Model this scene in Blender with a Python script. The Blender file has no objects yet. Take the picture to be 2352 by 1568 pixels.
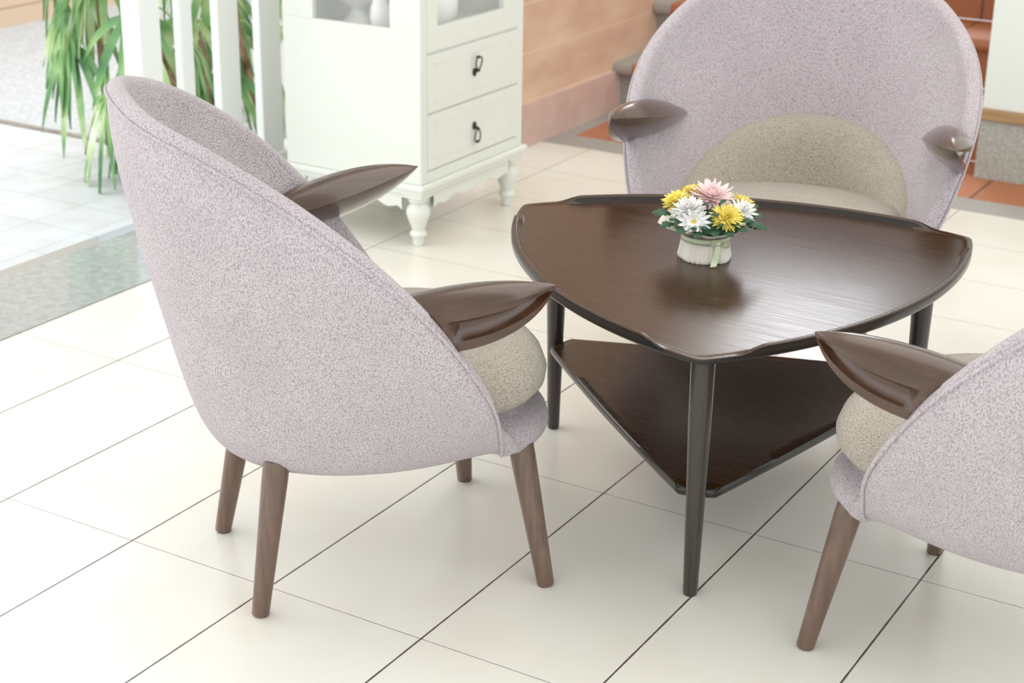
import bpy, bmesh, math, random
import numpy as np
from math import sin, cos, pi, radians, comb
from mathutils import Vector, Matrix
from mathutils.bvhtree import BVHTree

# ------------------------------------------------------------------ camera, world, light, exposure
sc = bpy.context.scene
C = sc.collection
cd = bpy.data.cameras.new('camera'); cam = bpy.data.objects.new('camera', cd); C.objects.link(cam)
cam.matrix_world = Matrix(((0.85594, -0.19833, 0.47752, 2.73069), (0.51691, 0.30532, -0.79974, -2.07227),
                           (0.01281, 0.93137, 0.36385, 1.52571), (0, 0, 0, 1)))
cd.sensor_width = 36; cd.lens = 3874.37 / 2352 * 36; cd.clip_end = 60; cd.clip_start = .05
cd.dof.use_dof = True; cd.dof.focus_distance = 2.95; cd.dof.aperture_fstop = 5.6
sc.camera = cam

def srgb(r, g, b):
    f = lambda c: (c / 255 / 12.92) if c / 255 <= .04045 else ((c / 255 + .055) / 1.055) ** 2.4
    return (f(r), f(g), f(b), 1)

w = bpy.data.worlds.new('daylight'); sc.world = w; w.use_nodes = True
nt = w.node_tree; bg = nt.nodes['Background']
bg.inputs[0].default_value = (.93, .97, 1.0, 1); bg.inputs[1].default_value = 1.55
def area(name, loc, target, sx, sy, power, col):
    l = bpy.data.lights.new(name, 'AREA'); l.shape = 'RECTANGLE'; l.size = sx; l.size_y = sy; l.energy = power; l.color = col
    o = bpy.data.objects.new(name, l); C.objects.link(o); o.location = loc
    d = Vector(target) - Vector(loc); o.rotation_euler = d.to_track_quat('-Z', 'Y').to_euler(); return o
area('daylight_opening', (-3.0, .6, 2.4), (1.3, .6, .2), 5.0, 2.0, 60, (1.0, .99, .97))
area('stair_window', (-.17, 5.2, 2.15), (1.5, 4.6, 1.3), 1.4, 1.3, 42, (.9, .95, 1.0))
area('added_fill_light', (1.6, 1.6, 2.85), (1.6, 1.6, 0), 2.2, 2.2, 20, (1.0, .98, .95))  # invented overhead fill, added to brighten the chair interiors and back area
sun = bpy.data.lights.new('sun', 'SUN'); sun.energy = .45; sun.angle = radians(3); sun.color = (1, .97, .9)
so = bpy.data.objects.new('sun', sun); C.objects.link(so); so.rotation_euler = Vector((-.15, -.75, -1.2)).to_track_quat('-Z', 'Y').to_euler()
vs = sc.view_settings; vs.view_transform = 'Standard'; vs.look = 'None'; vs.gamma = 1.0; vs.use_curve_mapping = False; vs.exposure = 0.27

# ------------------------------------------------------------------ materials
def mat(name, col, rough=.6, **k):
    m = bpy.data.materials.new(name); m.use_nodes = True; b = m.node_tree.nodes['Principled BSDF']
    b.inputs['Base Color'].default_value = col; b.inputs['Roughness'].default_value = rough
    for key, v in k.items(): b.inputs[key.replace('_', ' ')].default_value = v
    return m
class N:
    def __init__(s, m): s.t = m.node_tree; s.b = s.t.nodes['Principled BSDF']
    def n(s, typ, **k):
        nd = s.t.nodes.new(typ)
        for a, v in k.items():
            if a in nd.inputs: nd.inputs[a].default_value = v
            elif a.replace('_', ' ') in nd.inputs: nd.inputs[a.replace('_', ' ')].default_value = v
            else: setattr(nd, a, v)
        return nd
    def l(s, a, b): s.t.links.new(a, b)
    def coord(s, kind='Object', scale=(1, 1, 1), rot=(0, 0, 0), loc=(0, 0, 0)):
        c = s.n('ShaderNodeTexCoord'); mp = s.n('ShaderNodeMapping'); s.l(c.outputs[kind], mp.inputs[0])
        mp.inputs['Scale'].default_value = scale; mp.inputs['Rotation'].default_value = rot; mp.inputs['Location'].default_value = loc
        return mp.outputs[0]
    def ramp(s, src, stops):
        r = s.n('ShaderNodeValToRGB'); s.l(src, r.inputs[0]); e = r.color_ramp.elements
        while len(e) < len(stops): e.new(.5)
        for i, (p, c) in enumerate(stops): e[i].position = p; e[i].color = c
        return r.outputs[0]
    def mix(s, fac, a, b, mode='MIX'):
        m = s.n('ShaderNodeMix'); m.data_type = 'RGBA'; m.blend_type = mode
        if isinstance(fac, float): m.inputs[0].default_value = fac
        else: s.l(fac, m.inputs[0])
        for i, v in ((6, a), (7, b)):
            if isinstance(v, tuple): m.inputs[i].default_value = v
            else: s.l(v, m.inputs[i])
        return m.outputs[2]
    def bump(s, h, strength=.3, dist=.002):
        b = s.n('ShaderNodeBump'); b.inputs['Strength'].default_value = strength; b.inputs['Distance'].default_value = dist
        s.l(h, b.inputs['Height']); s.l(b.outputs[0], s.b.inputs['Normal'])
    def col(s, o): s.l(o, s.b.inputs['Base Color'])

def fabric(name, light, dark, scale=400, bstr=.9, dist=.0022):
    m = mat(name, light, .95); n = N(m)
    co = n.coord('Object', (scale, scale, scale * .62))
    v = n.n('ShaderNodeTexVoronoi'); v.inputs['Scale'].default_value = 1; v.inputs['Randomness'].default_value = .75; n.l(co, v.inputs[0])
    big = n.n('ShaderNodeTexNoise', Scale=9.0, Detail=4.0); n.l(n.coord('Object'), big.inputs[0])
    fine = n.n('ShaderNodeTexNoise', Scale=scale * 1.3, Detail=2.0); n.l(n.coord('Object'), fine.inputs[0])
    c = n.ramp(v.outputs['Distance'], [(.25, light), (.78, dark)])
    c2 = n.mix(n.ramp(big.outputs[0], [(.4, (0, 0, 0, 1)), (.65, (.16, .16, .16, 1))]), c, dark)
    n.col(c2)
    inv = n.n('ShaderNodeMath', operation='SUBTRACT'); inv.inputs[0].default_value = 1; n.l(v.outputs['Distance'], inv.inputs[1])
    ad = n.n('ShaderNodeMath', operation='MULTIPLY_ADD'); n.l(fine.outputs[0], ad.inputs[0]); ad.inputs[1].default_value = .5; n.l(inv.outputs[0], ad.inputs[2])
    n.bump(ad.outputs[0], bstr, dist)
    m.node_tree.nodes['Principled BSDF'].inputs['Sheen Weight'].default_value = .25
    return m
M = {}
M['mauve'] = fabric('mauve_boucle', srgb(214, 204, 207), srgb(160, 146, 151))
M['beige'] = fabric('beige_weave', srgb(207, 197, 183), srgb(148, 136, 118), 430)
def wood(name, a, b, rough, scale, coat=.4, rot=0):
    m = mat(name, a, rough); n = N(m)
    c0 = n.n('ShaderNodeTexCoord'); mp = n.n('ShaderNodeMapping'); mp.vector_type = 'TEXTURE'; n.l(c0.outputs['Object'], mp.inputs[0])
    mp.inputs['Scale'].default_value = tuple(1 / q for q in scale); mp.inputs['Rotation'].default_value = (0, 0, rot); co = mp.outputs[0]
    no = n.n('ShaderNodeTexNoise', Scale=1.0, Detail=6.0, Roughness=.6); n.l(co, no.inputs[0])
    n.col(n.ramp(no.outputs[0], [(.3, a), (.75, b)]))
    r = n.ramp(no.outputs[0], [(.3, (rough,) * 3 + (1,)), (.75, (rough + .12,) * 3 + (1,))]); n.l(r, n.b.inputs['Roughness'])
    n.bump(no.outputs[0], .06, .0003)
    n.b.inputs['Coat Weight'].default_value = coat; n.b.inputs['Coat Roughness'].default_value = .12
    return m
M['armwood'] = wood('walnut_arm', srgb(62, 40, 28), srgb(86, 58, 42), .2, (60, 3, 60), .6)
M['legwood'] = wood('walnut_leg', srgb(88, 66, 54), srgb(118, 93, 77), .33, (110, 110, 5), .4)
M['espresso'] = wood('espresso_top', srgb(44, 25, 10), srgb(66, 41, 19), .2, (6, 200, 6), .05, 1.243)
M['espresso'].node_tree.nodes['Principled BSDF'].inputs['Specular IOR Level'].default_value = .42
M['edge'] = mat('espresso_edge', srgb(34, 27, 24), .22)
M['espleg'] = wood('espresso_leg', srgb(42, 34, 31), srgb(58, 48, 43), .26, (110, 110, 4), .4)
M['white'] = mat('white_paint', srgb(228, 230, 222), .38)
M['white2'] = mat('white_post_paint', srgb(232, 235, 233), .5)
M['iron'] = mat('dark_iron', srgb(62, 58, 52), .45, Metallic=.7)
M['crease'] = mat('dark_gap', srgb(40, 34, 34), .9)
M['glass'] = mat('glass', (1, 1, 1, 1), .02, Alpha=.10)
M['ceramic'] = mat('white_ceramic', srgb(236, 236, 232), .35)
M['wrap'] = mat('cream_paper', srgb(238, 232, 220), .8)
M['ribbon'] = mat('pale_green_ribbon', srgb(214, 224, 186), .35, Sheen_Weight=.4)
M['yellow'] = mat('yellow_petal', srgb(250, 232, 116), .6, Subsurface_Weight=.1)
M['whitep'] = mat('white_petal', srgb(246, 244, 240), .6, Subsurface_Weight=.1)
M['pink'] = mat('pink_petal', srgb(252, 224, 222), .6, Subsurface_Weight=.1)
M['ycore'] = mat('yellow_core', srgb(214, 190, 60), .7)
M['leafd'] = mat('dark_leaf', srgb(44, 84, 56), .5)
M['palm'] = mat('palm_leaf', srgb(96, 152, 84), .4, Transmission_Weight=0.0)
def palm_mat():
    m = M['palm']; n = N(m); no = n.n('ShaderNodeTexNoise', Scale=5.0, Detail=2.0); n.l(n.coord('Object'), no.inputs[0])
    n.col(n.ramp(no.outputs[0], [(.3, srgb(56, 110, 74)), (.48, srgb(120, 166, 100)), (.62, srgb(196, 214, 160)), (.75, srgb(214, 226, 214))]))
palm_mat()
def bark():
    m = mat('palm_trunk', srgb(140, 110, 85), .9); n = N(m); no = n.n('ShaderNodeTexNoise', Scale=1.0, Detail=4.0); n.l(n.coord('Object', (40, 40, 14)), no.inputs[0])
    n.col(n.ramp(no.outputs[0], [(.35, srgb(92, 72, 58)), (.65, srgb(186, 156, 126))])); n.bump(no.outputs[0], .6, .006); return m
M['bark'] = bark()

def floor_mat():
    m = mat('cream_floor_tile', srgb(226, 222, 210), .22); n = N(m)
    co = n.coord('Object'); sep = n.n('ShaderNodeSeparateXYZ'); n.l(co, sep.inputs[0])
    def M2(op, a, b=None, c=None):
        nd = n.n('ShaderNodeMath', operation=op)
        for i, v in enumerate((a, b, c)):
            if v is None: continue
            if isinstance(v, (int, float)): nd.inputs[i].default_value = v
            else: n.l(v, nd.inputs[i])
        return nd.outputs[0]
    def dline(u, period, off):          # distance to nearest line
        t = M2('DIVIDE', M2('SUBTRACT', u, off), period); fr = M2('FRACT', t)
        return M2('MULTIPLY', M2('MINIMUM', fr, M2('SUBTRACT', 1.0, fr)), period)
    X, Y = sep.outputs[0], sep.outputs[1]
    zone = M2('GREATER_THAN', Y, 1.32)
    nz = n.n('ShaderNodeTexNoise', Scale=30.0, Detail=2.0); n.l(co, nz.inputs[0])
    jit = M2('MULTIPLY', M2('SUBTRACT', nz.outputs[0], .5), .0014)
    def mask(d, wd): return M2('LESS_THAN', M2('ADD', d, jit), wd)
    dx1 = dline(X, .33, 0); dy1 = dline(Y, .66, 0); dx2 = dline(X, .66, 0); dy2 = dline(Y, .33, 1.38)
    mx = M2('ADD', M2('MULTIPLY', mask(dx1, .0019), M2('SUBTRACT', 1, zone)), M2('MULTIPLY', mask(dx2, .0012), zone))
    my = M2('ADD', M2('MULTIPLY', mask(dy1, .0012), M2('SUBTRACT', 1, zone)), M2('MULTIPLY', mask(dy2, .0012), zone))
    n1 = n.n('ShaderNodeTexNoise', Scale=2.3, Detail=7.0, Roughness=.55); n.l(co, n1.inputs[0])
    base = n.ramp(n1.outputs[0], [(.25, srgb(226, 219, 206)), (.5, srgb(231, 227, 217)), (.75, srgb(233, 231, 223))])
    # per tile tone
    cx = M2('FLOOR', M2('DIVIDE', X, .33)); cy = M2('FLOOR', M2('DIVIDE', Y, .66)); cb = n.n('ShaderNodeCombineXYZ'); n.l(cx, cb.inputs[0]); n.l(cy, cb.inputs[1])
    wn = n.n('ShaderNodeTexWhiteNoise'); n.l(cb.outputs[0], wn.inputs[0])
    tone = n.ramp(wn.outputs[0], [(0, (.955, .95, .94, 1)), (1, (1, 1, 1, 1))])
    base = n.mix(1.0, base, tone, 'MULTIPLY')
    c = n.mix(my, base, srgb(160, 154, 144)); c = n.mix(mx, c, srgb(92, 82, 76)); n.col(c)
    hh = M2('SUBTRACT', 1.0, M2('MAXIMUM', mx, my)); n2 = n.n('ShaderNodeTexNoise', Scale=14.0, Detail=4.0); n.l(co, n2.inputs[0])
    n.bump(M2('MULTIPLY_ADD', n2.outputs[0], .06, hh), .25, .0012)
    n.l(n.ramp(n2.outputs[0], [(.3, (.22, .22, .22, 1)), (.7, (.27, .27, .27, 1))]), n.b.inputs['Roughness'])
    return m
M['floor'] = floor_mat()
def tile_mat(name, a, b, grout, tw, th, off, rough=.5, gw=.006):
    m = mat(name, a, rough); n = N(m); co = n.coord('Object', loc=off)
    br = n.n('ShaderNodeTexBrick', offset=0.0); br.inputs['Scale'].default_value = 1; br.inputs['Brick Width'].default_value = tw; br.inputs['Row Height'].default_value = th
    br.inputs['Mortar Size'].default_value = gw; br.inputs['Mortar Smooth'].default_value = .1
    br.inputs['Color1'].default_value = a; br.inputs['Color2'].default_value = b; br.inputs['Mortar'].default_value = grout
    n.l(co, br.inputs[0]); no = n.n('ShaderNodeTexNoise', Scale=7.0, Detail=5.0); n.l(n.coord('Object'), no.inputs[0])
    n.col(n.mix(1.0, br.outputs[0], n.ramp(no.outputs[0], [(.3, (.88, .86, .84, 1)), (.7, (1, 1, 1, 1))]), 'MULTIPLY')); return m
M['terra'] = tile_mat('terracotta_tile', srgb(178, 112, 76), srgb(186, 120, 84), srgb(120, 80, 62), .33, .33, (.34, .17, 0), .5)
M['patio'] = tile_mat('pale_patio_tile', srgb(205, 209, 213), srgb(202, 207, 211), srgb(188, 193, 197), .21, .2, (-.03, .03, 0), .6, .004)
def stone(name, a, b, scale, rough, bump=.2):
    m = mat(name, a, rough); n = N(m); no = n.n('ShaderNodeTexNoise', Scale=scale, Detail=6.0, Roughness=.7); n.l(n.coord('Object'), no.inputs[0])
    n.col(n.ramp(no.outputs[0], [(.32, a), (.68, b)])); n.bump(no.outputs[0], bump, .002); return m
M['granite'] = stone('grey_granite', srgb(146, 152, 152), srgb(176, 181, 181), 40, .12, .01)
M['border'] = stone('grey_border_stone', srgb(142, 138, 132), srgb(180, 176, 170), 120, .5)
M['terrazzo'] = stone('speckled_terrazzo', srgb(146, 146, 138), srgb(188, 188, 180), 90, .5)
M['asphalt'] = stone('washed_aggregate', srgb(164, 168, 172), srgb(208, 212, 216), 60, .9, .8)
M['joint'] = stone('dark_joint', srgb(110, 100, 95), srgb(170, 160, 150), 60, .9)
def plank_mat(name, a, b, c, gx, rowh, z0, groove, axis='Y'):
    m = mat(name, a, .6); n = N(m); co = n.coord('Object'); sep = n.n('ShaderNodeSeparateXYZ'); n.l(co, sep.inputs[0])
    no = n.n('ShaderNodeTexNoise', Scale=1.0, Detail=5.0); n.l(n.coord('Object', (3, 3, 9)), no.inputs[0])
    base = n.ramp(no.outputs[0], [(.3, a), (.5, b), (.72, c)])
    t = n.n('ShaderNodeMath', operation='MULTIPLY_ADD'); n.l(sep.outputs[2], t.inputs[0]); t.inputs[1].default_value = 1 / rowh; t.inputs[2].default_value = -z0 / rowh
    fr = n.n('ShaderNodeMath', operation='FRACT'); n.l(t.outputs[0], fr.inputs[0])
    lt = n.n('ShaderNodeMath', operation='LESS_THAN'); n.l(fr.outputs[0], lt.inputs[0]); lt.inputs[1].default_value = .035
    n.col(n.mix(lt.outputs[0], base, groove)); n.bump(fr.outputs[0], .2, .004); return m
M['pinkwall'] = plank_mat('peach_wall_boards', srgb(204, 168, 146), srgb(220, 186, 160), srgb(232, 204, 178), 0, .172, .155, srgb(236, 206, 180))
M['pinkbase'] = stone('pink_base_board', srgb(204, 172, 160), srgb(218, 190, 178), 8, .55, .05)
M['orange'] = plank_mat('peach_garden_wall', srgb(220, 198, 172), srgb(222, 201, 176), srgb(225, 205, 182), 0, .2, .075, srgb(176, 136, 108))
M['wallwhite'] = mat('white_wall_paint', srgb(226, 230, 224), .6)
M['trimwood'] = wood('oak_rail', srgb(150, 116, 78), srgb(186, 150, 106), .5, (6, 60, 60), .1)
M['ceil'] = mat('ceiling_paint', srgb(240, 240, 236), .8)
M['dry'] = mat('dry_leaf', srgb(214, 190, 150), .9)

# ------------------------------------------------------------------ mesh helpers
def obj(name, verts, faces, m, parent=None, smooth=True, mats=None, fm=None):
    me = bpy.data.meshes.new(name); me.from_pydata([tuple(map(float, v)) for v in verts], [], faces)
    me.validate(); bm = bmesh.new(); bm.from_mesh(me); bmesh.ops.recalc_face_normals(bm, faces=bm.faces); bm.to_mesh(me); bm.free()
    me.materials.append(M[m])
    if smooth:
        me.polygons.foreach_set('use_smooth', [True] * len(me.polygons))
    o = bpy.data.objects.new(name, me); C.objects.link(o)
    if parent: o.parent = parent
    return o
def sharp(o, ang=40):
    me = o.data; bm = bmesh.new(); bm.from_mesh(me)
    for e in bm.edges:
        if len(e.link_faces) == 2 and e.calc_face_angle(0) > radians(ang): e.smooth = False
    bm.to_mesh(me); bm.free(); return o
def empty(name, loc=(0, 0, 0), rz=0, label=None, cat=None, group=None):
    o = bpy.data.objects.new(name, None); C.objects.link(o); o.location = loc; o.rotation_euler = (0, 0, rz); o.empty_display_size = .1
    tag(o, label, cat, group); return o
def tag(o, label=None, cat=None, group=None, kind=None):
    if label: o['label'] = label
    if cat: o['category'] = cat
    if group: o['group'] = group
    if kind: o['kind'] = kind
    return o
def grid(V, closed_u=False, closed_v=False):
    nu, nv = len(V), len(V[0]); f = []
    for i in range(nu if closed_u else nu - 1):
        for j in range(nv if closed_v else nv - 1):
            a = i * nv + j; b = ((i + 1) % nu) * nv + j; c = ((i + 1) % nu) * nv + (j + 1) % nv; d = i * nv + (j + 1) % nv
            f.append((a, b, c, d))
    return [p for r in V for p in r], f
class MB:
    def __init__(s): s.v = []; s.f = []
    def add(s, v, f):
        k = len(s.v); s.v += [tuple(p) for p in v]; s.f += [tuple(k + i for i in q) for q in f]; return s
    def box(s, x0, x1, y0, y1, z0, z1, b=0.0):
        if b <= 0:
            v = [(x, y, z) for z in (z0, z1) for y in (y0, y1) for x in (x0, x1)]
            return s.add(v, [(0, 2, 3, 1), (4, 5, 7, 6), (0, 1, 5, 4), (2, 6, 7, 3), (0, 4, 6, 2), (1, 3, 7, 5)])
        bm = bmesh.new(); bmesh.ops.create_cube(bm, size=1)
        for q in bm.verts: q.co = Vector(((x0 + x1) / 2 + q.co.x * (x1 - x0), (y0 + y1) / 2 + q.co.y * (y1 - y0), (z0 + z1) / 2 + q.co.z * (z1 - z0)))
        bmesh.ops.bevel(bm, geom=bm.edges[:], offset=b, segments=2, profile=.5, affect='EDGES')
        bm.verts.index_update(); v = [tuple(q.co) for q in bm.verts]; f = [tuple(q.index for q in fc.verts) for fc in bm.faces]; bm.free(); return s.add(v, f)
    def lathe(s, prof, c=(0, 0, 0), n=28):
        V = [[(c[0] + r * cos(2 * pi * i / n), c[1] + r * sin(2 * pi * i / n), c[2] + z) for r, z in prof] for i in range(n)]
        v, f = grid(V, closed_u=True); k = len(prof)
        f.append(tuple(i * k for i in range(n))[::-1]); f.append(tuple(i * k + k - 1 for i in range(n))); return s.add(v, f)
    def tube(s, pts, rad, n=10, cap=True, squash=1.0):
        pts = [Vector(p) for p in pts]; rad = rad if hasattr(rad, '__len__') else [rad] * len(pts)
        up = Vector((0, 0, 1)); V = []; prev = None
        for i, p in enumerate(pts):
            d = (pts[min(i + 1, len(pts) - 1)] - pts[max(i - 1, 0)]).normalized()
            a = (prev - d * prev.dot(d)) if prev is not None else (up.cross(d) if abs(d.z) < .95 else Vector((1, 0, 0)).cross(d))
            a.normalize(); prev = a; b = d.cross(a)
            V.append([p + (a * cos(2 * pi * j / n) + b * squash * sin(2 * pi * j / n)) * rad[i] for j in range(n)])
        v, f = grid(V, closed_v=True)
        if cap: f.append(tuple(range(n))[::-1]); f.append(tuple((len(pts) - 1) * n + j for j in range(n)))
        return s.add(v, f)
    def poly(s, outline, z0, z1, b=0.0):
        n = len(outline); v = [(x, y, z0) for x, y in outline] + [(x, y, z1) for x, y in outline]
        f = [tuple(range(n))[::-1], tuple(range(n, 2 * n))] + [(i, (i + 1) % n, n + (i + 1) % n, n + i) for i in range(n)]
        return s.add(v, f)
    def build(s, name, m, parent=None, smooth=True, ang=35):
        o = obj(name, s.v, s.f, m, parent, smooth)
        return sharp(o, ang) if smooth else o
def copy_tree(o, parent=None):
    c = o.copy(); C.objects.link(c)
    if parent: c.parent = parent
    for ch in list(o.children): copy_tree(ch, c)
    return c
def sm(a, b, x): t = min(1, max(0, (x - a) / (b - a))); return t * t * (3 - 2 * t)

# ------------------------------------------------------------------ the room
MB().box(-.332, 5.5, -4.5, 3.02, -.06, 0).build('floor', 'floor', smooth=False)['kind'] = 'structure'
MB().box(-.68, -.335, -4.5, 2.9, -.06, .0).build('trim_1', 'granite', smooth=False)['kind'] = 'structure'      # polished granite threshold
o = MB().box(-.755, -.682, -4.5, 1.33, -.06, -.008, .006).build('trim_2', 'border', smooth=False); o['kind'] = 'structure'
MB().box(-.2098, 5.5, 3.02, 3.16, -.06, .001).build('trim_3', 'border', smooth=False)['kind'] = 'structure'     # grey border strip
MB().box(-.2098, -.14, 3.16, 3.62, -.06, .001).build('trim_4', 'border', smooth=False)['kind'] = 'structure'
MB().box(-.1398, 5.5, 3.16, 3.62, -.06, .0005).build('floor_terracotta', 'terra', smooth=False)['kind'] = 'structure'
MB().box(-.36, -.212, 2.9, 6.4, 0, 2.9).build('wall_left', 'pinkwall', smooth=False)['kind'] = 'structure'
MB().box(-.2118, -.2, 2.897, 3.62, .001, .153).build('baseboard_left', 'pinkbase', smooth=False)['kind'] = 'structure'
MB().box(1.245, 5.5, 3.43, 3.6, .235, 2.9).build('wall_back', 'wallwhite', smooth=False)['kind'] = 'structure'
MB().box(1.245, 1.36, 3.6, 6.4, .0, 2.9).build('wall_right', 'wallwhite', smooth=False)['kind'] = 'structure'
MB().box(1.245, 5.5, 3.42, 3.6, .0005, .2).build('baseboard_back', 'terrazzo', smooth=False)['kind'] = 'structure'
MB().box(1.235, 5.5, 3.405, 3.6, .2, .236, .006).build('trim_5', 'trimwood', smooth=False)['kind'] = 'structure'
MB().box(-.36, 1.36, 6.4, 6.5, 0, 1.9).build('wall_stair', 'pinkwall', smooth=False)['kind'] = 'structure'
MB().box(-.76, 3.6, -2.4, 6.5, 2.9, 3.0).build('ceiling_sun_blocker', 'ceil', smooth=False)['kind'] = 'structure'  # unseen slab added to keep sun off the interior, shortened for more skylight
# outdoors
MB().box(-8, -.757, -4.5, 2.17, -.08, -.012).build('floor_patio', 'patio', smooth=False)['kind'] = 'structure'
MB().box(-8, -.757, 2.17, 2.20, -.08, -.006).build('trim_6', 'joint', smooth=False)['kind'] = 'structure'
MB().box(-8, -.757, 2.20, 12, -.08, -.01).build('ground', 'asphalt', smooth=False)['kind'] = 'structure'
MB().box(-.757, -.362, 2.9, 12, -.08, -.01).build('ground_verge', 'asphalt', smooth=False)['kind'] = 'structure'
MB().box(-3.6, -3.36, 0, 9, -.01, 2.4).build('wall_garden', 'orange', smooth=False)['kind'] = 'structure'

# stairs: grey stone string with rounded nosing, terracotta treads
def stairs():
    root = empty('staircase', (0, 3.6, 0), 0, 'terracotta tiled stairs with rounded grey stone edging beside the peach wall', 'staircase')
    prev = 0
    for k in range(7):
        y0 = .02 + .315 * k; z = .185 * (k + 1)
        for nm, x0, x1, m, ny in (('stone_string', -.2098, -.135, 'border', -.045), ('tread', -.1348, 1.2448, 'terra', -.04)):
            prof = [(y0, z - .185 + .0015), (y0, z - .05), (y0 + ny + .012, z - .047), (y0 + ny + .002, z - .038), (y0 + ny, z - .025), (y0 + ny + .004, z - .01), (y0 + ny + .018, z), (y0 + .3152, z), (y0 + .3152, z - .185)]
            n = len(prof); v = [(x0, y, zz) for y, zz in prof] + [(x1, y, zz) for y, zz in prof]
            f = [tuple(range(n)), tuple(range(n, 2 * n))[::-1]] + [(i, (i + 1) % n, n + (i + 1) % n, n + i) for i in range(n)]
            sharp(obj(nm, v, f, m, root), 50)
stairs()

# ------------------------------------------------------------------ white screen of posts beside the opening
def screen():
    root = empty('slatted_screen', (-.56, 1.44, 0), 0, 'white slatted screen with a thick end post behind the left armchair', 'screen')
    def post(name, y0, y1, d, z0, h):
        o = MB().box(-d, 0, -(y1 - y0) / 2, (y1 - y0) / 2, 0, h, .004).build(name, 'white2', root, smooth=False); o.location = (0, (y0 + y1) / 2 - 1.44, z0)
    post('post', 1.400, 1.485, .068, .0005, 2.88)
    o = MB().box(-.08, .012, .046, 1.455, .0005, .14, .006).build('sill', 'white2', root, smooth=False)
    for a, b in ((1.568, 1.619), (1.729, 1.822), (1.919, 2.018), (2.12, 2.215), (2.32, 2.415), (2.52, 2.615), (2.72, 2.815)): post('slat', a, b, .03, .14, 2.74)
screen()

# ------------------------------------------------------------------ armchairs
CTRL = np.array([[.226, .170, .266], [.284, .146, .330], [.3477, .1059, .4283], [.3882, .0171, .5628], [.3972, -.0894, .6785], [.3609, -.2037, .7748], [.2779, -.3212, .8494], [.1600, -.4056, .8880], [0, -.4270, .9000]])
def catmull(ctrl):
    P = np.vstack([2 * ctrl[0] - ctrl[1], ctrl, [-ctrl[-2][0], ctrl[-2][1], ctrl[-2][2]]]); out = []
    for i in range(1, len(P) - 2):
        for t in np.linspace(0, 1, 8, endpoint=False):
            a, b, c, d = P[i - 1:i + 3]
            out.append(.5 * ((2 * b) + (-a + c) * t + (2 * a - 5 * b + 4 * c - d) * t * t + (-a + 3 * b - 3 * c + d) * t ** 3))
    out.append(P[-2]); return np.array(out)
def shell_outer(nv=26):
    rx, rb, rf, cy, zb, bl, bmid = .228, .3018, .2495, -.0362, .2371, -.0618, .0401
    cv = catmull(CTRL); n = len(cv); S = []
    for i, E in enumerate(cv):
        t = i / (n - 1); f0 = radians(58); a = f0 + (-pi / 2 - f0) * t ** .9; s, c = sin(a), cos(a)
        ring = np.array([rx * c, cy + (rf if s > 0 else rb) * s, zb]); P0 = np.array([ring[0] * .55, cy + (ring[1] - cy) * .55, zb])
        kk = min(1, (E[2] - zb) / .3); D = np.array([c, s, 0])
        P = [P0, ring + D * .032 * kk, ring + (E - ring) * .3 + D * bl * kk, ring + (E - ring) * .68 + D * bmid * kk, E]
        v = np.linspace(0, 1, nv)[:, None]
        S.append(sum(comb(4, k) * v ** k * (1 - v) ** (4 - k) * P[k] for k in range(5)))
    S = np.array(S); mir = S[:-1][::-1] * np.array([-1, 1, 1]); return np.vstack([S, mir])
TH = .034
def shell_surfaces():
    O = shell_outer(); du = np.gradient(O, axis=0); dv = np.gradient(O, axis=1); Nn = np.cross(du, dv); Nn /= np.linalg.norm(Nn, axis=2)[:, :, None] + 1e-9
    # make normals point to the inside (towards the axis)
    cen = np.array([0, -.02, .5]); 
    if (Nn[50, 15] @ (cen - O[50, 15])) < 0: Nn = -Nn
    I = O + Nn * TH
    return O, I, Nn
def arc3(a, b, c, n):
    return [a * (1 - t) ** 2 + 2 * b * t * (1 - t) + c * t * t for t in np.linspace(0, 1, n)]
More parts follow.
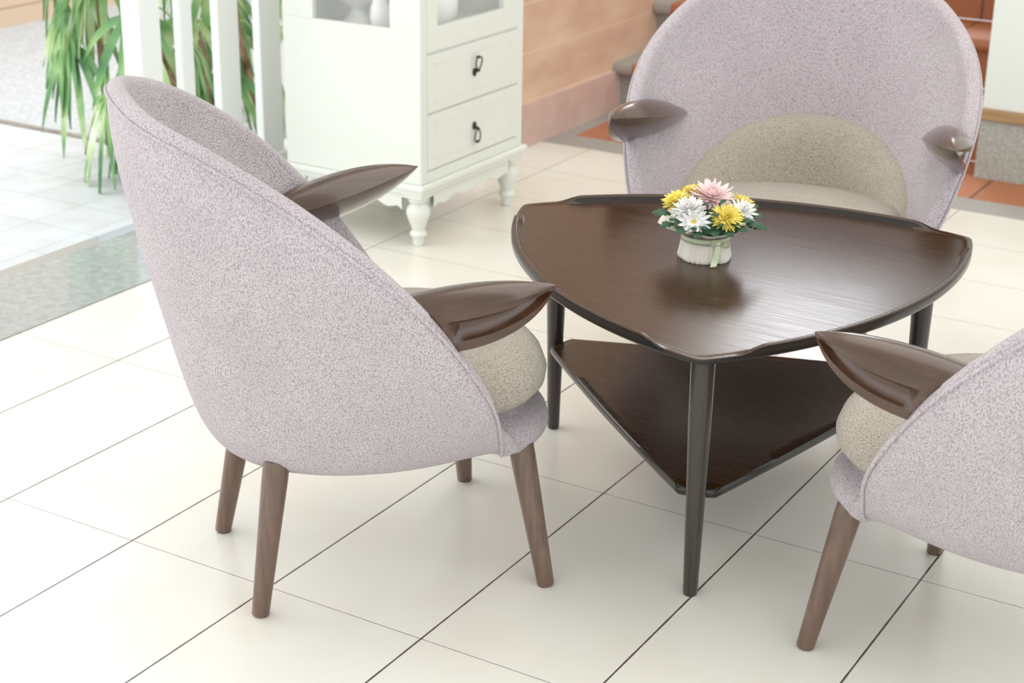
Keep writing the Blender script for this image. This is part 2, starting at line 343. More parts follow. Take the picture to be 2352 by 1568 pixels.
def build_chair():
    root = empty('lounge_armchair')
    O, I, Nn = shell_surfaces(); nu, nv = O.shape[:2]
    rows = []
    for i in range(nu):
        E, Ei = O[i, -1], I[i, -1]; tv = O[i, -1] - O[i, -2]; tv /= np.linalg.norm(tv); mid = (E + Ei) / 2; h = (E - Ei) / 2
        prof = list(O[i])
        # pull the outer edge back a little so the rounded rim tops out on the measured curve
        prof = [p - tv * TH * .30 * (j / (nv - 1)) ** 4 for j, p in enumerate(prof)]
        for k in range(1, 8):
            a = pi * k / 8; prof.append(mid + h * cos(a) + tv * TH * .5 * sin(a) - tv * TH * .30)
        prof += [p - tv * TH * .30 * ((nv - 1 - j) / (nv - 1)) ** 4 for j, p in enumerate(I[i][::-1][:nv - 5])]
        rows.append(prof)
    v, f = grid(rows); sh = obj('shell', v, f, 'mauve', root)
    # seam piping just outside the rim
    seam = [O[i, -2] * .25 + O[i, -1] * .75 - Nn[i, -1] * .0015 for i in range(1, nu - 1)]
    MB().tube(seam, .0032, 6).build('piping', 'mauve', sh)
    bv = BVHTree.FromPolygons([tuple(p) for r in I for p in r], grid([list(r) for r in I])[1])
    # D shaped pads
    def pad(name, hw, yb, yf, z0, z1, m, ex=2.6, crown=.012, parent=root, dip=0.0, ds=(.1, -.3), low=False):
        nr, na = 14, 64; V = []
        prof = [(0, z1 + crown)] + [(s, None) for s in (.3, .55, .75, .88)]
        ring = []
        prf = ((.001, z1 + .006), (.5, z1 + .006), (.80, z1 + .006), (.815, z1), (.82, z1 - .022), (.86, z1 - .030), (.93, z1 - .036), (.985, z1 - .048), (1.0, z1 - .066), (.985, z0 + .018), (.95, z0 + .006), (.88, z0), (.001, z0)) if low else None
        for r_, zz in prf or ((.001, z1 + crown), (.25, z1 + crown * .95), (.5, z1 + crown * .75), (.7, z1 + crown * .45), (.84, z1 + crown * .05), (.92, z1 - (z1 - z0) * .12), (.97, z1 - (z1 - z0) * .30), (1.0, z1 - (z1 - z0) * .58), (.99, z1 - (z1 - z0) * .80), (.95, z1 - (z1 - z0) * .95), (.85, z0), (.001, z0)):
            row = []
            for k in range(na):
                a = 2 * pi * k / na; c, s = cos(a), sin(a); c_ = math.copysign(abs(c) ** (2 / ex), c); s_ = math.copysign(abs(s) ** (2 / ex), s)
                ym = (yb + yf) / 2; hy = (yf - yb) / 2; x = hw * c_ * r_; y = ym + hy * s_ * r_
                if s < 0: x *= 1 - .22 * (-s_) ** 2
                row.append((x, y, zz - dip * sm(ds[0], ds[1], y)))
            ring.append(row)
        v, f = grid(ring, closed_v=True); return obj(name, v, f, m, parent)
    pad('seat_base', .238, -.2, .318, .248, .342, 'mauve', 2.5, 0, dip=-.028, ds=(.23, .10), low=True)
    pad('seat_cushion',   .268, -.265, .308, .349, .437, 'beige', 2.5, .012, dip=.036)
    # lumbar cushion on the inner back
    rows = []; zc = .380; hw = .268; hh = .172
    for r_ in list(np.linspace(.02, .86, 9)) + [.92, .96, .99, 1.0]:
        row = []
        for k in range(41):
            a = pi * k / 40; x = hw * r_ * cos(a); z = zc + hh * r_ * abs(sin(a)) ** .85
            hit = bv.ray_cast(Vector((x, .25, z)), Vector((0, -1, 0)))
            if hit[0] is None: p = Vector((x, -.2, z)); nn = Vector((0, 1, 0))
            else:
                p = hit[0]; nn = hit[1]
                if nn.dot(Vector((-x, .3, 0))) < 0: nn = -nn
            puff = .045 * math.sqrt(max(0, 1 - r_ ** 5)) - .002
            row.append(p + nn * puff)
        rows.append(row)
    v, f = grid(rows); obj('back_cushion', v, f, 'beige', root)
    # arms: double pointed paddles, triangular section, with a scooped groove on the outer face
    def bez(P, t): return sum(comb(3, k) * t ** k * (1 - t) ** (3 - k) * np.array(P[k]) for k in range(4))
    T = (.3718, .2055, .630)
    R0 = np.array([.285, -.185, .566])
    def arm(sx):
        n = 44; rows = []
        To = [R0, (.378, -.070, .610), (.440, .080, .618), T]
        Ti = [R0, (.262, -.06, .580), (.292, .10, .618), T]
        Bo = [R0, (.362, -.055, .508), (.420, .135, .526), T]
        for i in range(n + 1):
            t = .002 + .996 * i / n; a, b, c = bez(To, t), bez(Ti, t), bez(Bo, t)
            up = np.array([0, 0, 1.]); wd = np.linalg.norm(a - b)
            top = [a + (b - a) * s + up * wd * .30 * sin(pi * s) for s in (0, .12, .28, .45, .62, .78, .9, 1.0)]
            inn = [b + (c - b) * s - up * wd * .06 * sin(pi * s) + (b - a) * .07 * sin(pi * s) for s in (.04, .25, .5, .75, .93, 1.0)]
            yy = c[1] * .5 + a[1] * .5
            g = sm(.505, .545, t) * (1 - sm(.90, .99, t))
            nrm = np.cross(T - R0, c - a); nrm /= np.linalg.norm(nrm) + 1e-9
            if nrm[0] < 0: nrm = -nrm
            out = []
            for s in (.05, .16, .24, .26, .31, .38, .5, .62, .69, .74, .76, .88, .97):
                dep = g * .017 * max(0, 1 - ((s - .50) / .25) ** 2) ** .5 if abs(s - .50) < .25 else 0
                out.append(c + (a - c) * s - nrm * dep)
            rows.append([np.array([p[0] * sx, p[1], p[2]]) for p in top + inn + out])
        v, f = grid(rows, closed_v=True); k = len(rows[0]); f.append(tuple(range(k))); f.append(tuple(n * k + j for j in range(k)))
        return sharp(obj('armrest', v, f, 'armwood', root), 34)
    arm(1); arm(-1)
    # legs
    def leg(fx, fy, tx, ty, zt=.262):
        pts = []; rad = []
        for i in range(9):
            t = i / 8; pts.append((fx + (tx - fx) * t, fy + (ty - fy) * t, .0 + zt * t)); rad.append(.0155 + .0075 * min(1, t * 1.15))
        rad[0] = .014; return MB().tube([(pts[0][0], pts[0][1], .0)] + [(pts[0][0] + (tx - fx) * .012, pts[0][1] + (ty - fy) * .012, .003)] + pts[1:], [.0135, .0155] + rad[1:], 20).build('leg', 'legwood', root)
    leg(.230, .256, .172, .222, .275); leg(-.230, .256, -.172, .222, .275)
    leg(.167, -.256, .132, -.208, .276); leg(-.167, -.256, -.132, -.208, .276)
    return root
chair = build_chair()
def place(r, x, y, th, label):
    r.location = (x, y, 0); r.rotation_euler = (0, 0, th - pi / 2); tag(r, label, 'armchair', 'matching mauve shell armchairs around the low table')
c2, c3 = copy_tree(chair), copy_tree(chair)
place(chair, 1.0683, .2192, .8959, 'mauve fabric armchair on the left, seen whole from behind its shell')
place(c2, 1.3588, 1.4531, -1.3568, 'mauve armchair facing the camera beyond the table, beige back pad visible')
place(c3, 2.180, .508, 2.965, 'pinkish mauve armchair cut off by the right edge of the photo')

# ------------------------------------------------------------------ low three sided table
def table():
    root = empty('coffee_table', (1.5026, .8006, 0), -1.243, 'dark brown three-cornered low table with raised rim and lower shelf', 'table')
    def R(phi, tip, mid, rnd):
        p = (phi + pi / 3) % (2 * pi / 3) - pi / 3      # angle from the nearest tip
        # circular arc through both tips and the side middle
        A = np.array([tip, 0.]); B = tip * np.array([cos(2 * pi / 3), sin(2 * pi / 3)]); h = (A + B) / 2; hn = np.linalg.norm(h); ch = np.linalg.norm(A - B) / 2; s = mid - hn
        rad = (ch * ch + s * s) / (2 * s); cen = h / hn * (mid - rad); d = np.array([cos(abs(p)), sin(abs(p))]); b = d @ cen; r = b + math.sqrt(b * b - cen @ cen + rad * rad)
        lim = tip - rnd; k = .006
        l2 = lim / cos(p) if abs(p) < 1.2 else 9
        return min(r, l2) if abs(r - l2) > k else min(r, l2) - (k - abs(r - l2)) ** 2 / (4 * k)
    nA = 360; zs = .490
    prof = [('c', 0), (.30, 0), (.12, 0), (.05, 0), (.028, 0), (.021, .001), (.0175, .35), (.0145, .8), (.011, 1.0), (.004, 1.0), (.001, .9), (0, .6), (0, -1), (.003, -2), (.024, -3)]
    V = []
    for k in range(nA):
        phi = 2 * pi * k / nA; r = R(phi, .535, .400, .003); p = abs((phi + pi / 3) % (2 * pi / 3) - pi / 3); h = .0115 * sm(radians(7), radians(13), p) + .0015
        row = []
        for d, hz in prof[1:]:
            z = zs + (hz * h if hz >= 0 else (-.004 if hz == -1 else (-.008 if hz == -2 else -.017)))
            rr = r - d * (1 if hz < 1.1 else 1)
            row.append((rr * cos(phi), rr * sin(phi), z))
        V.append(row)
    v, f = grid(V, closed_u=True); k = len(prof) - 1; f.append(tuple(i * k for i in range(nA))); f.append(tuple(i * k + k - 1 for i in range(nA)))
    top = obj('tabletop', v, f, 'espresso', root); sharp(top, 50)
    def edges(o):
        o.data.materials.append(M['edge'])
        for p in o.data.polygons:
            if p.normal.z < .75: p.material_index = 1
    edges(top)
    V = []
    for k in range(240):
        phi = 2 * pi * k / 240; r = R(phi, .475, .248, .05)
        V.append([((r - d) * cos(phi), (r - d) * sin(phi), .205 + z) for d, z in ((.03, .0), (.004, .0), (0, -.004), (0, -.014), (.004, -.018), (.03, -.018))])
    v, f = grid(V, closed_u=True); f.append(tuple(i * 6 for i in range(240))); f.append(tuple(i * 6 + 5 for i in range(240)))
    sh_ = obj('shelf', v, f, 'espresso', root); sharp(sh_, 50); edges(sh_)
    for k in range(3):
        a = 2 * pi * k / 3; rl = .438
        MB().lathe([(.0105, 0), (.0125, .002), (.0135, .01), (.0175, .2), (.021, .34), (.022, .4735)], (rl * cos(a), rl * sin(a), 0), 24).build('leg', 'espleg', root)
table()

# ------------------------------------------------------------------ flower bouquet
def bouquet():
    rnd = random.Random(5)
    root = empty('flower_bouquet', (1.452, .796, .4906), 0, 'small bouquet of yellow, white and pink flowers in pleated cream paper on the table', 'bouquet')
    root.scale = (1.03, 1.03, .80)
    # pleated wrap with flaring collar
    n = 132; V = []
    prof = [(.0, .0), (.050, .0), (.051, .006), (.048, .025), (.045, .045), (.043, .058), (.044, .064)]
    for k in range(n):
        a = 2 * pi * k / n; pl = (abs((k % 4) / 2 - 1)) * .0026 * (1 + .6 * sin(a * 7)) + .0012 * sin(a * 5); row = []
        for i, (r, z) in enumerate(prof): rr = r - pl * (1 if i > 0 else 0) * (1.3 - z / .09); row.append((rr * cos(a), rr * sin(a), z + (.0012 * sin(a * 9) if z > .01 else 0)))
        V.append(row)
    v, f = grid(V, closed_u=True); obj('paper_wrap', v, f, 'wrap', root, smooth=False)
    V = []
    for k in range(n):
        a = 2 * pi * k / n; row = []; wob = sin(3 * a + .5) * .006 + sin(7 * a) * .003; ext = 1 + .12 * cos(a - 2.8)
        for r, z in ((.0425, .058), (.048, .066), (.06, .072), (.074, .078), (.084, .086), (.0835, .0868), (.073, .0792), (.058, .0735), (.046, .068), (.041, .062)):
            t = (r - .0425) / .0415; row.append((r * (1 + (ext - 1) * max(0, t)) * cos(a), r * (1 + (ext - 1) * max(0, t)) * sin(a), z + wob * max(0, t)))
        V.append(row)
    v, f = grid(V, closed_u=True, closed_v=True); obj('paper_collar', v, f, 'wrap', root)
    # ribbon band, loops and tail (bow on the camera-right side)
    V = []
    for k in range(48):
        a = 2 * pi * k / 48; V.append([(r * cos(a), r * sin(a), z) for r, z in ((.0470, .046), (.0462, .060), (.0450, .060), (.0455, .046))])
    v, f = grid(V, closed_u=True, closed_v=True); rb = obj('ribbon', v, f, 'ribbon', root)
    ab = radians(-42); d = Vector((cos(ab), sin(ab), 0)); s = Vector((-sin(ab), cos(ab), 0)); k0 = d * .049 + Vector((0, 0, .055))
    def strip(pts, wdir, wds):
        V = []; th = .0007
        for p, wd in zip(pts, wds): V.append([p + wdir * wd, p - wdir * wd, p - wdir * wd + d * th, p + wdir * wd + d * th])
        return grid(V, closed_v=True)
    mb = MB(); mb.add(*strip([k0 + d * .004, k0 + d * .008 - Vector((0, 0, .014)), k0 + d * .010 - Vector((0, 0, .03)) - s * .003, k0 + d * .011 - Vector((0, 0, .046)) - s * .007, k0 + d * .016 - Vector((0, 0, .0530)) - s * .011], s, [.003, .0055, .006, .0065, .006]))
    for sg, sz, dz in ((1, 1.15, -.002), (-1, .8, .003)):
        V = []; wd_ = (d * .45 + Vector((0, 0, .9))).normalized()
        for i in range(17):
            t = 2 * pi * i / 16; q = k0 + d * (.005 + .004 * (1 - cos(t))) + s * sg * sz * .0095 * (1 - cos(t)) + Vector((0, 0, .0052 * sz * sin(t) + dz * (1 - cos(t)))); hw_ = .0022 + .0022 * (1 - cos(t))
            V.append([q + wd_ * hw_, q - wd_ * hw_, q - wd_ * hw_ + d * .0006, q + wd_ * hw_ + d * .0006])
        mb.add(*grid(V, closed_v=True))
    mb.lathe([(.001, -.005), (.005, -.003), (.006, 0), (.005, .003), (.001, .005)], tuple(k0 + d * .007), 10); mb.build('bow', 'ribbon', rb)
    def petal(mb, base, dirv, nrm, L, Wd, curl):
        side = dirv.cross(nrm).normalized(); V = []
        for i in range(6):
            t = i / 5; wd = Wd * sin(pi * min(1, .12 + .80 * t)) ** .7 * (1 if t < 1 else .45); p = base + dirv * (L * t) + nrm * (curl * L * t * t)
            V.append([p + side * wd + nrm * .0008, p - nrm * .0006, p - side * wd + nrm * .0008, p + nrm * .0004])
        mb.add(*grid(V, closed_v=True))
    def flower(name, c, axis, R_, m, rings, core=None, wd=.0032):
        axis = Vector(axis).normalized(); u = axis.orthogonal().normalized(); w_ = axis.cross(u); mb = MB()
        for ri, (cnt, el, L) in enumerate(rings):
            for k in range(cnt):
                a = 2 * pi * (k + .5 * (ri % 2)) / cnt + rnd.uniform(-.09, .09); e = radians(el + rnd.uniform(-6, 6)); h = u * cos(a) + w_ * sin(a)
                dv = h * cos(e) + axis * sin(e); nm = -h * sin(e) + axis * cos(e)
                petal(mb, Vector(c) + dv * .002 + axis * .001 * ri, dv, nm, R_ * L * rnd.uniform(.88, 1.05), wd * rnd.uniform(.85, 1.15), rnd.uniform(.05, .3))
        o = mb.build(name, m, root)
        if core: MB().lathe([(.0005, -.001), (.005, .0), (.0055, .002), (.004, .0045), (.0005, .0055)], (0, 0, 0), 12).build('flower_centre', core, o).matrix_local = Matrix.Translation(Vector(c) + axis * .003) @ axis.to_track_quat('Z', 'Y').to_matrix().to_4x4()
        return o
    mum = [(24, -8, 1.0), (22, 10, .95), (20, 26, .84), (17, 42, .66), (12, 58, .48), (8, 72, .32)]
    # camera-facing frame: r = camera right on the ground, g = towards the camera
    r = Vector((.856, .517, 0)); g = Vector((.517, -.856, 0))
    def P(a, b, h): return r * a + g * b + Vector((0, 0, h))
    flower('yellow_chrysanthemum', P(.030, .050, .118), P(.15, .75, .65), .033, 'yellow', mum, 'ycore')
    flower('yellow_chrysanthemum', P(-.056, .000, .138), P(-.5, .15, .85), .030, 'yellow', mum, 'ycore')
    flower('yellow_chrysanthemum', P(-.024, -.035, .148), P(-.2, -.3, .9), .026, 'yellow', mum, 'ycore')
    flower('yellow_chrysanthemum', P(.066, -.012, .128), P(.6, -.1, .8), .027, 'yellow', mum, 'ycore')
    flower('white_chrysanthemum', P(-.030, .056, .110), P(-.2, .8, .45), .032, 'whitep', [(13, -5, 1.0), (12, 15, .9), (8, 40, .6)], 'ycore', .0045)
    flower('white_chrysanthemum', P(-.038, .032, .132), P(-.3, .45, .85), .032, 'whitep', mum, None, .0038)
    flower('white_chrysanthemum', P(.062, .022, .126), P(.5, .5, .75), .031, 'whitep', [(14, -25, 1.1), (12, 10, .9), (10, 40, .75), (6, 62, .5)], None, .0045)
    flower('pink_chrysanthemum', P(.008, -.014, .142), P(.05, .25, 1), .050, 'pink', [(22, -5, 1.0), (20, 15, .95), (18, 32, .85), (15, 50, .7), (11, 68, .55), (6, 82, .4)], None, .0042)
    # leaves
    mb = MB()
    mb.lathe([(.001, .06), (.044, .062), (.062, .078), (.060, .098), (.04, .114), (.001, .12)], (0, 0, 0), 20)
    o = mb.build('foliage_base', 'leafd', root)
    def leaf(pos, dirv, L, m='leafd'):
        dirv = Vector(dirv).normalized(); nm = (Vector((0, 0, 1)) - dirv * dirv.z + Vector(g) * .4).normalized(); side = dirv.cross(nm).normalized(); V = []
        for i in range(9):
            t = i / 8; wd = L * .36 * sin(pi * min(1, .06 + t * .9)) ** .8 * (1 + .22 * (1 if i % 2 else -1)); p = pos + dirv * L * t + nm * (L * .18 * sin(pi * t) - L * .1 * t)
            V.append([p + side * wd - nm * .0022, p + nm * .0012, p - side * wd - nm * .0022, p - nm * .0004])
        return MB().add(*grid(V, closed_v=True)).build('leaf', m, root)
    lv = [(-.070, .02, .116, -1, .1, .1, .032), (-.066, .04, .100, -.8, .6, 0, .030), (-.048, .056, .092, -.5, 1, .1, .028), (-.022, .062, .090, -.2, 1, -.1, .030), (.004, .064, .092, .1, 1, 0, .028),
          (.026, .060, .090, .4, 1, 0, .030), (.046, .050, .094, .7, .8, .1, .030), (.066, .036, .100, 1, .5, 0, .032), (.072, .012, .108, 1, .0, .15, .032), (.070, -.004, .120, .9, -.3, .3, .028),
          (-.004, .040, .140, -.4, .5, .9, .022), (.016, .036, .144, .5, .4, .9, .022), (.006, .050, .130, .1, .9, .1, .022), (-.072, -.01, .106, -1, -.3, 0, .030), (-.02, -.06, .124, -.2, -1, .2, .03),
          (.03, -.06, .114, .3, -1, .1, .032), (-.05, -.05, .114, -.7, -.8, .1, .032), (.074, .028, .092, 1, .2, -.1, .036), (.014, .066, .104, .2, .8, .5, .022), (-.010, .066, .100, -.3, .9, .4, .022),
          (.038, .058, .104, .5, .8, .5, .022), (.056, .044, .108, .8, .5, .4, .024), (-.060, .050, .110, -.7, .6, .4, .022), (-.034, .060, .096, .2, 1, .3, .022)]
    for a, b, h, dx, dy, dz, L in lv:
        leaf(P(a, b, h), P(dx, dy, dz), L)
bouquet()

# ------------------------------------------------------------------ white display cabinet
def cabinet():
    X0, X1, Y0, Y1 = -.345, .134, 1.761, 2.317
    root = empty('display_cabinet', ((X0 + X1) / 2, (Y0 + Y1) / 2, 0), 0, 'white painted display cabinet on turned legs with glazed top and two drawers', 'cabinet')
    ox, oy = root.location.x, root.location.y
    def loc(o): o.location = (-ox, -oy, 0); return o
    def B(name, boxes, m='white', b=.0015, parent=root):
        mb = MB()
        for q in boxes: mb.box(*q, b)
        o = mb.build(name, m, parent, smooth=False)
        return loc(o) if parent is root else o
    zb = .19; zt = 1.62
    # body: side panels as frames around the glass, back, floor, shelf, top
    wz = .626; wzt = 1.45
    side = lambda y0, y1: [(X0, X1, y0, y1, zb, wz), (X0, X1, y0, y1, wzt, zt), (X0, -.235, y0, y1, wz, wzt), (.032, X1, y0, y1, wz, wzt)]
    B('side_panel', side(Y0, Y0 + .018)); B('side_panel', [(X0, X1, Y1 - .018, Y1, zb, zt)]); B('back_panel', [(X0 + .0005, X0 + .012, Y0 + .018, Y1 - .018, zb, zt)])
    B('shelf', [(X0 + .012, X1 - .024, Y0 + .018, Y1 - .018, .565, .583)]); B('shelf', [(X0 + .012, X1 - .024, Y0 + .018, Y1 - .018, 1.02, 1.035)])
    B('top', [(X0 - .02, X1 + .02, Y0 - .02, Y1 + .02, zt, zt + .03)]); B('bottom_panel', [(X0, X1 - .02, Y0 + .018, Y1 - .018, zb, zb + .018)])
    B('front_frame', [(X1 - .02, X1, Y0 + .018, Y0 + .033, zb, zt), (X1 - .02, X1, Y1 - .033, Y1 - .018, zb, zt), (X1 - .02, X1, Y0 + .033, Y1 - .033, zb, .222), (X1 - .021, X1 - .003, Y0 + .033, Y1 - .033, .386, .392), (X1 - .021, X1 - .003, Y0 + .033, Y1 - .033, .555, .5605)])
    # glass panes of the sides
    for y in (Y0 + .008,): loc(MB().box(-.237, .034, y, y + .003, wz - .002, wzt + .002).build('glass_pane', 'glass', root, smooth=False))
    # door
    yl, yr = Y0 + .0345, Y1 - .0345
    dr = B('door', [(X1 - .019, X1 + .001, yl, 1.848, .562, zt - .02), (X1 - .019, X1 + .001, 2.205, yr, .562, zt - .02), (X1 - .019, X1 + .001, 1.848, 2.205, .562, .627), (X1 - .019, X1 + .001, 1.848, 2.205, 1.46, zt - .02)])
    MB().box(X1 - .012, X1 - .009, 1.846, 2.207, .625, 1.462).build('glass_pane', 'glass', dr, smooth=False)
    # drawers with a routed rectangle and ring pulls
    def drawer(z0, z1, up):
        d_ = B('drawer', [(X1 - .019, X1 + .001, yl, yr, z0, z1)])
        rc = MB(); a, b, c, e = yl + .035, yr - .035, z0 + .026, z1 - .026; t = .0018; x = X1 + .001
        for q in ((a, b, c, c + t), (a, b, e - t, e), (a, a + t, c, e), (b - t, b, c, e)): rc.box(x - .0005, x + .0009, *q)
        rc.build('moulding', 'white', d_, smooth=False)
        yk = 2.040; zk = z0 + .075 if up else z0 + .083; x = X1 + .001; k = MB()
        k.lathe([(.0005, -.0002), (.012, 0), (.0125, .002), (.009, .004), (.0005, .0055)], (0, 0, 0), 16)
        k.v = [(x + v[2], yk + v[0] * .85, zk + v[1]) for v in k.v]
        k.tube([(x + .003, yk, zk + (.004 if up else -.004)), (x + .018, yk, zk + (.008 if up else -.008))], [.0055, .0045], 10)
        s = 1 if up else -1; ring = []
        for i in range(25):
            tt = 2 * pi * i / 24; w_ = .0155 * sin(tt) * (1 - .25 * cos(tt)); h = .021 - .021 * cos(tt) + (-.006 * math.exp(-((tt - pi) / .5) ** 2))
            ring.append((x + .014 + (.004 if up else -.002) * (h / .04), yk + w_, zk + s * (.008 + h)))
        k.tube(ring, .0021, 8, cap=False); k.tube([(x + .013, yk - .005, zk + s * .046), (x + .013, yk + .005, zk + s * .046)], .0042, 8)
        k.build('ring_pull', 'iron', d_)
    drawer(.225, .385, False); drawer(.3925, .5545, True)
    # moulding, scalloped apron, turned legs
    B('plinth_moulding', [(X0 - .012, X1 + .014, Y0 - .014, Y1 + .014, .172, .1895), (X0 - .006, X1 + .008, Y0 - .008, Y1 + .008, .158, .1725)], b=.004)
    def apron(L, name='apron'):
        n = 96; top = [(L * i / n, .158) for i in range(n + 1)]; bot = []
        for i in range(n + 1):
            u = i / n; q = abs(u - .5) * 2; z = .128 - .012 * abs(sin(q * pi * 2.2)) ** 1.3 * (1 if q > .14 else .5) - .014 * q ** 3 - (.010 * math.exp(-(q / .13) ** 2)); bot.append((L * u, z))
        v = [(x, 0, z) for x, z in top] + [(x, 0, z) for x, z in bot] + [(x, .014, z) for x, z in top] + [(x, .014, z) for x, z in bot]; m_ = n + 1; f = []
        for i in range(n): f += [(i, i + 1, m_ + i + 1, m_ + i), (2 * m_ + i, 3 * m_ + i, 3 * m_ + i + 1, 2 * m_ + i + 1), (m_ + i, m_ + i + 1, 3 * m_ + i + 1, 3 * m_ + i), (i, 2 * m_ + i, 2 * m_ + i + 1, i + 1)]
        o = obj(name, v, f, 'white', root, smooth=False); return o
    a = apron(X1 - X0 - .14); a.location = (X0 + .07 - ox, Y0 + .004 - oy, 0)
    a = apron(Y1 - Y0 - .14); a.rotation_euler = (0, 0, pi / 2); a.location = (X1 - .004 - ox, Y0 + .07 - oy, 0)
    a = apron(Y1 - Y0 - .14); a.rotation_euler = (0, 0, pi / 2); a.location = (X0 + .018 - ox, Y0 + .07 - oy, 0)
    prof = [(.013, 0), (.0155, .002), (.018, .024), (.019, .027), (.0245, .031), (.0255, .036), (.0235, .041), (.0185, .045), (.020, .055), (.028, .075), (.0345, .094), (.0355, .104), (.032, .116), (.023, .126), (.021, .129), (.027, .132), (.0295, .137), (.029, .1425), (.027, .1475)]
    for x, y in ((X1 - .032, Y0 + .032), (X1 - .032, Y1 - .032), (X0 + .032, Y0 + .032), (X0 + .032, Y1 - .032)):
        lg = MB().lathe(prof, (0, 0, 0), 28).build('leg', 'white', root); lg.location = (x - ox, y - oy, 0)
        MB().box(-.035, .035, -.035, .035, .147, .172, .002).build('leg_block', 'white', lg, smooth=False)
    # ornaments on the inner shelf
    def urn(x, y, s, label):
        o = MB().lathe([(.040, 0), (.042, .004), (.036, .014), (.024, .028), (.019, .04), (.024, .05), (.034, .056), (.050, .066), (.068, .09), (.078, .118), (.082, .15), (.086, .156), (.080, .16), (.072, .152), (.05, .1), (.001, .09)], (0, 0, 0), 36).build('urn', 'ceramic')
        o.scale = (s, s, s); o.location = (x, y, .5835); tag(o, label, 'urn')
    urn(-.215, 1.95, 1.08, 'white ceramic footed urn behind the side glass of the cabinet')
    def figurine(x, y, label):
        f_ = MB().lathe([(.026, 0), (.028, .012), (.022, .018), (.024, .03), (.030, .055), (.026, .085), (.018, .11), (.022, .135), (.026, .150), (.017, .165), (.008, .172), (.015, .180), (.019, .195), (.015, .212), (.001, .218)], (0, 0, 0), 20)
        o = f_.build('figurine', 'ceramic'); o.location = (x, y, .5835); tag(o, label, 'figurine')
        MB().tube([(.02, 0, .14), (.034, .006, .115), (.026, .022, .09), (.008, .028, .086)], [.008, .007, .006, .005], 8).build('figurine_arm', 'ceramic', o)
        MB().tube([(-.02, 0, .14), (-.034, .006, .115), (-.026, .022, .09), (-.006, .028, .084)], [.008, .007, .006, .005], 8).build('figurine_arm', 'ceramic', o)
    figurine(-.052, 1.835, 'slim white ceramic figurine beside the urn at the cabinet side glass')
    j = MB().lathe([(.05, 0), (.066, .012), (.078, .04), (.08, .07), (.07, .10), (.05, .118), (.046, .125), (.052, .13), (.048, .135), (.001, .14)], (0, 0, 0), 36).build('ginger_jar', 'ceramic'); j.scale = (1.15, 1.15, 1.15); j.location = (-.005, 2.0, .5835)
    tag(j, 'round white ceramic jar behind the glass door of the cabinet', 'jar')
    MB().tube([(.0, .0, .138), (.0, .0, .150)], [.012, .008], 12).build('lid_knob', 'ceramic', j)
    bx = MB().box(-.03, .03, -.035, .035, 0, .05, .002).build('keepsake_box', 'pinkbase', smooth=False); bx.location = (-.14, 2.19, .5835)
    tag(bx, 'small pinkish box behind the white jar inside the cabinet', 'box'); MB().box(-.032, .032, -.037, .037, .0505, .062, .002).build('lid', 'trimwood', bx, smooth=False)
cabinet()

# ------------------------------------------------------------------ palms beyond the screen
def frond(mb_unused, parent, base, dirv, L, droop, rnd, nl=8, wd=.016):
    mb = MB(); dirv = Vector(dirv).normalized(); st = L * .45
    stem = [base + dirv * st * t + Vector((0, 0, -droop * .25 * t * t)) for t in np.linspace(0, 1, 5)]
    mb.tube(stem, .0028, 6); hub = stem[-1]; d0 = (stem[-1] - stem[-2]).normalized(); side = d0.cross(Vector((0, 0, 1)))
    side = side.normalized() if side.length > .1 else Vector((1, 0, 0)); up = side.cross(d0)
    for k in range(nl):
        a = radians(-80 + 160 * k / (nl - 1) + rnd.uniform(-6, 6)); d = d0 * cos(a) + side * sin(a); ll = L * .85 * (1 - .25 * abs(a)) * rnd.uniform(.85, 1.1); V = []
        sd = up.cross(d).normalized()
        for i in range(8):
            t = i / 7; p = hub + d * ll * (t - .18 * droop * t * t) + Vector((0, 0, -droop * ll * t * t * .9)) + up * .01; w_ = wd * sin(pi * (.08 + .9 * t)) ** .6 * (1 if i < 7 else .25)
            V.append([p + sd * w_ + up * .0035, p, p - sd * w_ + up * .0035, p - up * .001])
        mb.add(*grid(V, closed_v=True))
    return mb.build('frond', 'palm', parent)
def palm_plant(x, y, pts, rads, fr, label, seed):
    rnd = random.Random(seed); root = empty('palm_plant', (x, y, -.0105), 0, label, 'plant', 'fan palms growing beyond the white screen')
    p0 = [Vector(p) - Vector((x, y, -.0105)) for p in pts]
    MB().tube(p0, rads, 12).build('trunk', 'bark', root)
    for (h, az, el, L, dr) in fr:
        t = h * (len(p0) - 1); i = min(int(t), len(p0) - 2); b = p0[i].lerp(p0[i + 1], t - i); a = radians(az); e = radians(el)
        frond(None, root, b, (cos(a) * cos(e), sin(a) * cos(e), sin(e)), L, dr, rnd, rnd.choice((6, 7, 8)))
def fr_set(seed, hs, azs, L=(.22, .34), dr=(.5, 1.1), el=(-5, 40)):
    r = random.Random(seed); return [(h, a + r.uniform(-15, 15), r.uniform(*el), r.uniform(*L), r.uniform(*dr)) for h, a in zip(hs, azs)]
palm_plant(-.93, 2.41, [(-.93, 2.41, -.0105), (-.98, 2.37, .22), (-1.02, 2.35, .45), (-1.05, 2.34, .8), (-1.07, 2.33, 1.2)], [.014, .013, .016, .017, .014],
           fr_set(1, (.42, .5, .6, .68, .75, .82, .9, .98), (-60, 40, 160, 250, 0, 100, 200, 300)), 'tall fan palm with smooth brown trunk beyond the last wide slats', 1)
palm_plant(-.96, 2.215, [(-.96, 2.215, -.0105), (-.99, 2.185, .18), (-1.0, 2.165, .32), (-1.0, 2.15, .40), (-1.0, 2.145, .445)], [.016, .014, .017, .011, .003],
           fr_set(2, (.62, .7, .8, .88), (120, 190, 60, 260), (.18, .28)), 'short fan palm with cut pointed trunk beyond the middle slat', 2)
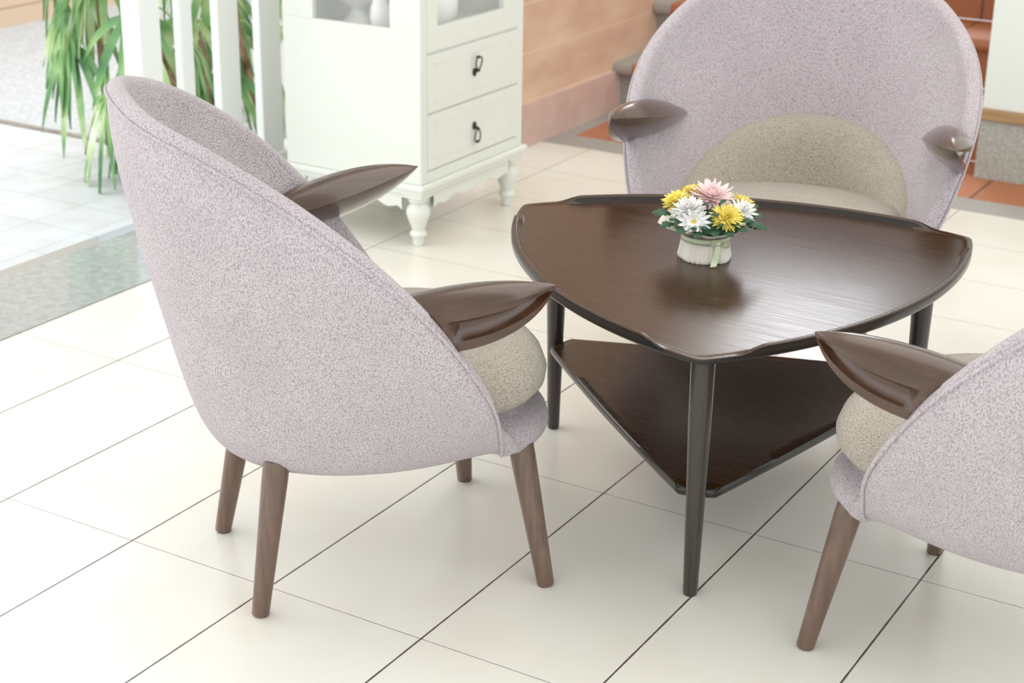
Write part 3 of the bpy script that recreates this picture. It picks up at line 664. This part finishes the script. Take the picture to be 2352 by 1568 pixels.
palm_plant(-.93, 2.09, [(-.93, 2.09, -.0105), (-1.0, 2.03, .26), (-1.03, 1.985, .37), (-1.03, 1.95, .46), (-1.06, 1.92, .7), (-1.08, 1.9, 1.0)], [.013, .013, .017, .014, .013, .012],
           fr_set(3, (.45, .52, .6, .68, .76, .84, .92, .98, .72, .88), (200, 150, 250, 20, 110, 300, 180, 60, 230, 210)), 'fan palm with bent rough trunk beyond the narrow slat', 3)
palm_plant(-1.36, 2.06, [(-1.36, 2.06, -.0105), (-1.36, 2.05, .3), (-1.35, 2.04, .7), (-1.34, 2.03, 1.1)], [.010, .011, .011, .009],
           fr_set(4, (.56, .62, .68, .74, .80, .86, .92, .98, .66, .05), (200, 290, 250, 160, 320, 210, 270, 130, 235, -70), (.2, .30), (.7, 1.15), (-10, 30)), 'leafy fan palm drooping left of the thick white corner post', 4)
palm_plant(-.86, 2.66, [(-.86, 2.66, -.0105), (-.85, 2.655, .15), (-.86, 2.66, .32), (-.88, 2.67, .6), (-.89, 2.69, 1.0)], [.012, .011, .013, .012, .01],
           fr_set(5, (.45, .55, .65, .75, .85, .95), (-60, 60, 200, -20, 130, 260)), 'slender fan palm seen in the slit beside the white cabinet', 5)
palm_plant(-1.5, 2.75, [(-1.5, 2.75, -.0105), (-1.5, 2.74, .25), (-1.49, 2.73, .5), (-1.48, 2.72, .9)], [.012, .012, .012, .01],
           fr_set(6, (.3, .4, .48, .55, .62, .7, .78, .86, .94, .98), (-60, -130, 20, 200, -90, 70, -30, -110, 160, -60)), 'bushy fan palm furthest back beyond the slats', 6)

# dried leaves on the ground outside
for x, y, a, s, lab in ((-2.62, 3.31, .2, .055, 'dried curled leaf lying on the grey ground near the peach garden wall'),
                        (-1.66, 2.42, .1, .04, 'small tan dried leaf on the grey ground beside the drooping palm'),
                        (-1.47, 2.185, -.1, .035, 'pale dried leaf lying on the dark paving joint')):
    V = []
    for i in range(7):
        t = i / 6; w_ = s * .16 * sin(pi * (.06 + .88 * t)); V.append([(s * (t - .5), w_, .004 * sin(pi * t)), (s * (t - .5), 0, .001 + .004 * sin(pi * t)), (s * (t - .5), -w_, .004 * sin(pi * t)), (s * (t - .5), 0, -.0005 + .004 * sin(pi * t))])
    v, f = grid(V, closed_v=True); o = obj('fallen_leaf', v, f, 'dry'); o.location = (x, y, -.0055 if y < 2.2 else -.0095); o.rotation_euler = (0, 0, a); tag(o, lab, 'leaf')
